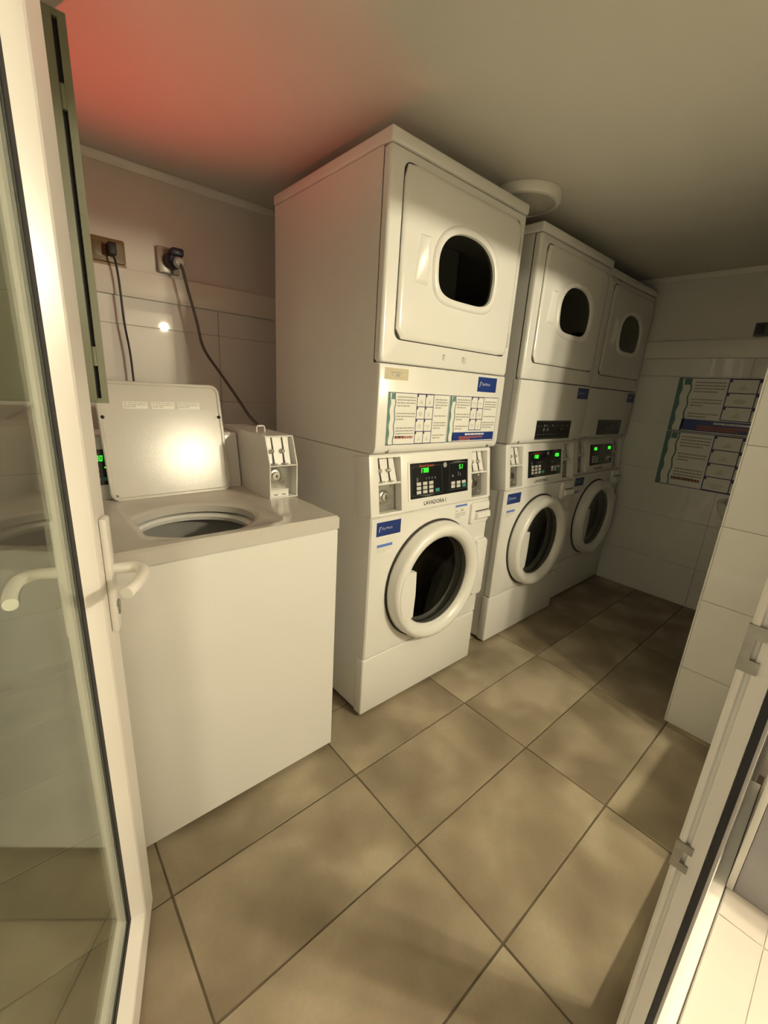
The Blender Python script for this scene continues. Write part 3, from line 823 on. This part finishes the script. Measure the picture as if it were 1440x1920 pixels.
RX0, RX1, RY0, RY1 = -0.705-LX0, -0.318-LX0, -0.015-LY, 0.405-LY   # lid well
def deck():
    n = 72
    def lift(p, z): return [(x, y2, z) for x, _, y2 in p]
    o, angs = rect_ray(.006, TW-.006, .006, TD-.002, HX, HY, n, 0)
    ob, _ = rect_ray(0, TW, 0, TD, HX, HY, n, 0)
    def well(ins, z):
        poly = rr(RX0+ins, RX1-ins, RY0+ins, RY1-ins, .05-ins, 0, 8); out = []
        for a in angs:
            c, s = math.cos(a), math.sin(a); best = None
            for i in range(len(poly)):
                q, r = poly[i], poly[(i+1) % len(poly)]
                ex, ez = r[0]-q[0], r[2]-q[2]; den = c*ez - s*ex
                if abs(den) < 1e-12: continue
                t = ((q[0]-HX)*ez - (q[2]-HY)*ex)/den; u = ((q[0]-HX)*s - (q[2]-HY)*c)/den
                if t > 0 and -1e-6 <= u <= 1+1e-6: best = (HX+t*c, HY+t*s, z); break
            out.append(best)
        return out
    def circ(r, z): return [(HX+r*math.cos(a)*1.03, HY+r*math.sin(a)*.95, z) for a in angs]
    return MB().loft([lift(ob, LH-.042), lift(ob, LH-.007), lift(o, LH), well(0, LH), well(.008, LH-.003), well(.020, LH-.009), circ(HR+.016, LH-.012), circ(HR+.006, LH-.014), circ(HR, LH-.020), circ(HR-.001, LH-.040), circ(HR+.004, LH-.042)], False, False)
part('top_deck', deck, mat('deck_enamel_shaded', (0.60, 0.575, 0.53), 0.20, var=0.02), tl)  # weak light on the deck is put into this darker enamel colour
part('tub_ring', lambda: MB().lathe([(.180, -.046), (.163, -.050), (.158, -.058), (.162, -.070), (.180, -.076), (.200, -.078), (.205, -.060), (.180, -.046)], (HX, HY+.004, LH), 56, 'z'), PLAST, tl)
part('basket', lambda: MB().lathe([(.196, -.080), (.194, -.20), (.190, -.38), (.14, -.40), (.0001, -.40)], (HX, HY+.004, LH), 48, 'z'), mat('porcelain_basket', (.30, .30, .28), .3), tl)
part('agitator', lambda: MB().lathe([(.12, -.395), (.07, -.37), (.05, -.28), (.045, -.20), (.03, -.18), (.0001, -.178)], (HX, HY+.004, LH), 24, 'z'), GREY, tl)
# lid, hinged at the back of the well and leaning back
LWX0, LWX1 = RX0+.003, RX1-.003
lid_l = 0.372
def lid():
    return MB().loft([rr(LWX0, LWX1, 0, lid_l, .030, .0), rr(LWX0, LWX1, 0, lid_l, .030, -.004), rr(LWX0+.003, LWX1-.003, .003, lid_l-.003, .028, -.0065), rr(LWX0+.009, LWX1-.009, .009, lid_l-.009, .024, -.0065), rr(LWX0+.012, LWX1-.012, .012, lid_l-.012, .022, -.0035)], True, True).loft([rr(LWX0, LWX1, 0, lid_l, .030, 0), rr(LWX0+.004, LWX1-.004, .004, lid_l-.004, .028, .009)])
LIDM = mat('lid_enamel_shaded', (0.60, 0.575, 0.53), 0.20, var=0.03, bump=0.10, bscale=300, spec=0.5)  # enamel darker than the body, the lid's shade painted into its colour
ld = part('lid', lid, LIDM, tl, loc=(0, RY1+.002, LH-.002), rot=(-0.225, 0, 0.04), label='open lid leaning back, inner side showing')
for k in range(3):
    x = LWX0+.072+k*.082
    st = part('warning_label', lambda: MB().box(0, .070, -.0005, 0, 0, .022), PAPER, ld, key='tl_wl', loc=(x, -.0035, lid_l-.085))
    part('worn_print', lambda: bars(MB(), .003, .066, .0195, 3, .006, .003, -.0005, seed=3), mat('pale_worn_print', (.55, .50, .42), .6), st, key='tl_wp')
for bx_, bz in ((LWX0+.012, lid_l*.70), (LWX1-.012, lid_l*.70)):
    part('bumper', lambda: MB().sphere((0, 0, 0), .0058, 12, 6, .6), BLACK, ld, key='tl_bump', loc=(bx_, -.006, bz))
part('screw', MB().sphere((LWX0+.018, -.006, .018), .004, 10, 6), STEEL, ld)
# backsplash with display
BZ = 1.090 - .0
def splash():
    x0, x1 = .004, -0.272-LX0
    y0, y1, yb = .455-LY, .495-LY, TD-.004
    pr = [(y0, LH), (y0, LH+.018), (y1-.01, BZ-.010), (y1, BZ), (yb, BZ), (yb, LH)]
    return MB().loft([[(x, y, z) for y, z in pr] for x in (x0, x1)])
sp = part('control_console', splash, ENAMEL, tl, smooth=False)
ang = math.atan2((.495-.01)-.455, (BZ-.010)-(LH+.018))
dpl = part('display_panel', MB().box(0, .30, -.003, .001, 0, .110), DARKP, sp, loc=(.045, .455-LY+.006, LH+.045), rot=(-ang, 0, 0))
part('digits', digits(MB(), '1700', .034, .074, .0072, .017, -.0036), GREEN, dpl, label='lit green digits')
def lts():
    m = MB()
    for x, z in ((.075, .052), (.082, .052), (.080, .034)): m.box(x, x+.004, -.0036, -.003, z, z+.004)
    return m
part('indicator_lights', lts, GREEN, dpl)
for j in range(3):
    part('key', MB().rbox(.036, .060, -.005, -.0025, .012+j*.016, .024+j*.016, .001, 1), KEY, dpl)
part('start_key', MB().rbox(.066, .084, -.005, -.0025, .012, .024, .001, 1), TEALK, dpl)
red = part('indicator_lens', MB().lathe([(.012, 0), (.011, .004), (.006, .008), (.0001, .009)], (.045, .615-LY, BZ), 16, 'z'), REDL, sp, label='red indicator lens')
rl = bpy.data.lights.new('red_beam', 'SPOT'); rl.energy = RED_W; rl.color = (1.0, 0.04, 0.03); rl.spot_size = math.radians(78); rl.spot_blend = 1.0; rl.shadow_soft_size = 0.01
ro = bpy.data.objects.new('red_beam', rl); COL.objects.link(ro)
src = Vector((LX0+.045, .615, BZ+.012)); tgt = Vector((-0.54, 0.36, ZC))
ro.location = src; ro.rotation_euler = (tgt-src).to_track_quat('-Z', 'Y').to_euler()
# coin box
CX0, CX1, CY = -0.268-LX0, -0.163-LX0, 0.222-LY
def coinbox():
    pr = [(CY, LH), (CY, LH+.118), (CY+.034, LH+.212), (TD-.006, LH+.212), (TD-.006, LH)]
    m = MB(); t = .0035
    def o(x): return [(x, y, z) for y, z in pr]
    # side sheets, top, back, bottom
    m.loft([o(CX0), o(CX0+t)]); m.loft([o(CX1-t), o(CX1)])
    a, b = CX0+.0012, CX1-.0012
    m.box(a, b, CY+.0345, TD-.007, LH+.2115-t, LH+.2115).box(a, b, CY+.0008, CY+.06, LH+.0008, LH+t+.001)
    m.box(a, b, CY+.052, TD-.007, LH+.002, LH+.2105-t)
    m.box(a, b, CY+.0015, CY+.06, LH+.112, LH+.1155)
    return m
cb = part('coin_box', coinbox, ENAMEL, tl, smooth=False, label='white coin box with two slots and a lock')
a_ = .028
slide = part('coin_slide', MB().loft([[(CX0+.0036, CY+.016, LH+.1156), (CX1-.018, CY+.016, LH+.1156), (CX1-.018, CY+.042, LH+.2084), (CX0+.0036, CY+.042, LH+.2084)], [(CX0+.0036, CY+.0525, LH+.1156), (CX1-.018, CY+.0525, LH+.1156), (CX1-.018, CY+.0525, LH+.2084), (CX0+.0036, CY+.0525, LH+.2084)]]), PLAST, cb, smooth=False)
for k, xx in enumerate((CX0+.024, CX0+.063)):
    m = MB()
    m.prism([(xx-.001, LH+.164), (xx+.005, LH+.164), (xx+.004, LH+.205), (xx-.001, LH+.205)], 0, .0008)
    m.prism([(xx-.0045, LH+.122), (xx+.0035, LH+.122), (xx+.002, LH+.158), (xx-.003, LH+.158)], 0, .0008)
    m.v = [(x, CY+.0150 + (z-LH-.1156)*.28 + y, z) for x, y, z in m.v]
    part('coin_slot', m, BLACK, slide)
    part('coin_lever', MB().sphere((xx-.005, CY+.022, LH+.161), .0085, 12, 8), STEEL, slide)
    part('lever_stop', MB().lathe([(.0001, 0), (.011, .001), (.011, .004), (.0001, .006)], (xx, CY+.012, LH+.117), 12, 'z'), STEEL, slide)
lp = part('lock_plate', MB().box(CX0+.0036, CX1-.026, CY+.040, CY+.0525, LH+.030, LH+.111), STEELD, cb)
part('lock', MB().lathe([(.027, 0), (.027, -.004), (.022, -.009), (.015, -.010), (.014, -.018), (.0001, -.019)], (CX0+.036, CY+.040, LH+.074), 24, 'y'), STEEL, lp)
part('keyway', MB().box(CX0+.034, CX0+.038, CY+.0198, CY+.0212, LH+.069, LH+.079), BLACK, lp)
for zz in (.045, .105): part('screw', MB().sphere((CX1-.034, CY+.040, LH+zz), .005, 10, 6), STEEL, lp)
part('coin_tray', MB().box(CX0+.0036, CX1-.030, CY+.010, CY+.0525, LH+.0046, LH+.029), PLAST, cb)
for xx in (.020, .050): part('slot', MB().box(CX0+xx, CX0+xx+.014, CY+.0094, CY+.0102, LH+.010, LH+.0125), BLACK, cb)
st_ = MB().tube([(CX0+.030, CY+.16, LH+.210), (CX0+.030, CY+.16, LH+.228), (CX0+.034, CY+.16, LH+.232), (CX0+.056, CY+.16, LH+.232), (CX0+.060, CY+.16, LH+.228), (CX0+.060, CY+.16, LH+.210)], .003, 8)
part('cord_staple', st_, PLAST, cb)

# ------------------------------------------------------------------ sockets and cords on the back wall
s1 = thing('power_outlet', 'brown double power outlet above the pale rail', 'power outlet', (-0.525, YB, 1.735))
part('plate', rrp(MB(), -.062, .062, -.043, .043, .008, 0, -.012, .003), BROWN, s1)
part('lip', MB().rbox(-.062, .062, -.016, -.001, -.056, -.045, .002), mat('tan_plastic', (.34, .26, .16), .4), s1)
part('socket_face', rrp(MB(), -.050, -.012, -.028, .028, .004, -.011, -.0135, .001).loft([rr(.012, .050, -.028, .028, .004, -.011), rr(.012, .050, -.028, .028, .004, -.0135)]), mat('brown_socket', (.15, .10, .04), .4), s1)
def smooth_path(pts, n=10):
    P = [Vector(p) for p in pts]; out = []
    for i in range(len(P)-1):
        a, b, c, d = P[max(i-1, 0)], P[i], P[i+1], P[min(i+2, len(P)-1)]
        for k in range(n):
            t = k/n
            out.append(0.5*((2*b) + (c-a)*t + (2*a-5*b+4*c-d)*t*t + (3*b-a-3*c+d)*t**3))
    return out + [P[-1]]
p = smooth_path([(0, -.036, -.018), (.006, -.040, -.05), (.012, -.036, -.12), (.016, -.034, -.26), (.026, -.034, -.37), (.030, -.034, -.50), (.032, -.036, -.62), (.036, -.036, -.70)])
c1 = part('power_cord', MB().tube(p, .0042, 8), CORDB, tl, loc=(-0.515-LX0, YB-.02-LY, 1.735), label='thin black power cord')
part('plug', MB().rbox(-.014, .014, -.042, .0060, -.022, .022, .005), BLACK, c1)
s2 = thing('power_outlet', 'pale square power outlet beside the dark blue plug', 'power outlet', (-0.305, YB, 1.742))
part('plate', rrp(MB(), -.042, .042, -.050, .050, .006, 0, -.022, .004), mat('clear_grey_plastic', (.36, .32, .27), .25), s2)
part('socket_face', MB().lathe([(.030, -.021), (.030, -.024), (.0001, -.024)], (.006, 0, 0), 24, 'y'), BROWN, s2)
p = smooth_path([(.010, -.058, -.014), (.016, -.070, -.040), (.030, -.075, -.11), (.058, -.078, -.23), (.080, -.085, -.34), (.135, -.12, -.44), (.150, -.25, -.53), (.140, -.40, -.60), (.128, -.52, -.630)])
c2 = part('power_cord', MB().tube(p, .0062, 8), CORDG, tl, loc=(-0.290-LX0, YB-.03-LY, 1.742), label='grey power cord')
part('plug', MB().lathe([(.0001, .0055), (.032, .0055), (.034, -.010), (.032, -.030), (.020, -.042), (.0001, -.044)], (0, 0, 0), 24, 'y').rbox(-.018, .030, -.060, -.010, .012, .042, .008), PLUGB, c2)
part('collar', MB().lathe([(.0001, -.040), (.020, -.040), (.022, -.056), (.015, -.066), (.0001, -.066)], (.008, 0, -.012), 18, 'y'), GREY, c2)
s3 = thing('power_outlet', 'dark power outlet high on the shaded end wall', 'power outlet', (XR, -.515, 1.728), -PI/2)
part('plate', rrp(MB(), -.055, .055, -.036, .036, .008, 0, -.014, .003), mat('dark_plastic', (.09, .09, .10), .4), s3)
part('socket_face', MB().loft([rr(-.045, -.008, -.024, .024, .004, -.013), rr(-.045, -.008, -.024, .024, .004, -.0155)]), BLACK, s3)

# ------------------------------------------------------------------ wall cabinet at the left
cab = thing('electrical_cabinet', 'grey-green wall cabinet above the top load washer behind the glass door', 'cabinet', (XL, .20, 1.203))
CW, CH, CD = -0.711-XL, .765, .20
part('box', MB().box(.0075, CW, .012, CD, 0, CH).box(CW-.015, CW, 0, .012, 0, CH).box(.0075, CW-.015, 0, .012, 0, .012).box(.0075, CW-.015, 0, .012, CH-.012, CH), OLIVE, cab, smooth=False)
part('door_panel', MB().rbox(.010, CW-.025, -.006, .010, .004, CH-.004, .002), OLIVE, cab)
part('gap', MB().box(CW-.025, CW-.015, .0105, .0119, .012, CH-.012), BLACK, cab)
for zz in (.11, .62):
    part('hinge', MB().lathe([(.006, -.022), (.006, .022)], (CW-.020, .002, zz), 12, 'z', True, True), OLIVE, cab)

# ------------------------------------------------------------------ ceiling lamp, posters, basin
cl = thing('ceiling_lamp', 'round white ceiling lamp above the gap between dryers', 'ceiling lamp', (0.785, 0.09, ZC))
part('base_ring', MB().lathe([(.130, 0), (.140, -.002), (.140, -.028), (.134, -.036), (.122, -.038), (.120, -.030)], (0, 0, 0), 56, 'z', True, False), PVC, cl)
part('diffuser', MB().lathe([(.121, -.034), (.10, -.037), (.05, -.039), (.0001, -.0395)], (0, 0, 0), 48, 'z'), LENS, cl)
part('clip', MB().sphere((.120, -.072, -.016), .010, 10, 6), GREY, cl)

def poster(label, z0, z1, rows, gz0, foot, seed):
    t = thing('instruction_poster', label, 'poster', (XR-.0061, -.150, z0), -PI/2, 'instruction posters on the end wall')
    instruction_sheet(t, 'po%d' % seed, 0, .66, 0, z1-z0, 0, 2, rows, .40, .82, gz0, foot, s=2.0, seed=seed)
    return t
poster('upper laminated instruction poster with blue footer on end wall', 1.136, 1.464, 3, .26, .24, 41)
poster('lower laminated instruction poster on the end wall', .785, 1.132, 4, .02, 0, 57)

bs = thing('wash_basin', 'white wash basin half hidden behind the tiled partition', 'basin', (XR, -.80, .60))
def basin():
    def el(a, b, z, cx=-.23): return [(cx + a*math.cos(2*PI*i/40) if math.cos(2*PI*i/40) < .75 else cx + a*.75, b*math.sin(2*PI*i/40), z) for i in range(40)]
    return MB().loft([el(.10, .10, 0), el(.18, .18, .05), el(.235, .235, .13), el(.245, .245, .175), el(.240, .24, .185), el(.215, .215, .183), el(.195, .19, .15), el(.14, .14, .08), el(.02, .02, .06)])
part('bowl', basin(), CERAM, bs)
part('back_ledge', MB().rbox(-.075, -.0065, -.22, .22, .10, .195, .012, 3), CERAM, bs)
part('pedestal', MB().lathe([(.085, -.60), (.075, -.50), (.065, -.25), (.085, -.02), (.10, .02)], (-.20, 0, 0), 28, 'z', True, False), CERAM, bs)
part('tap', MB().tube(smooth_path([(-.045, 0, .19), (-.045, 0, .27), (-.075, 0, .30), (-.13, 0, .285)]), .011, 10), STEEL, bs)
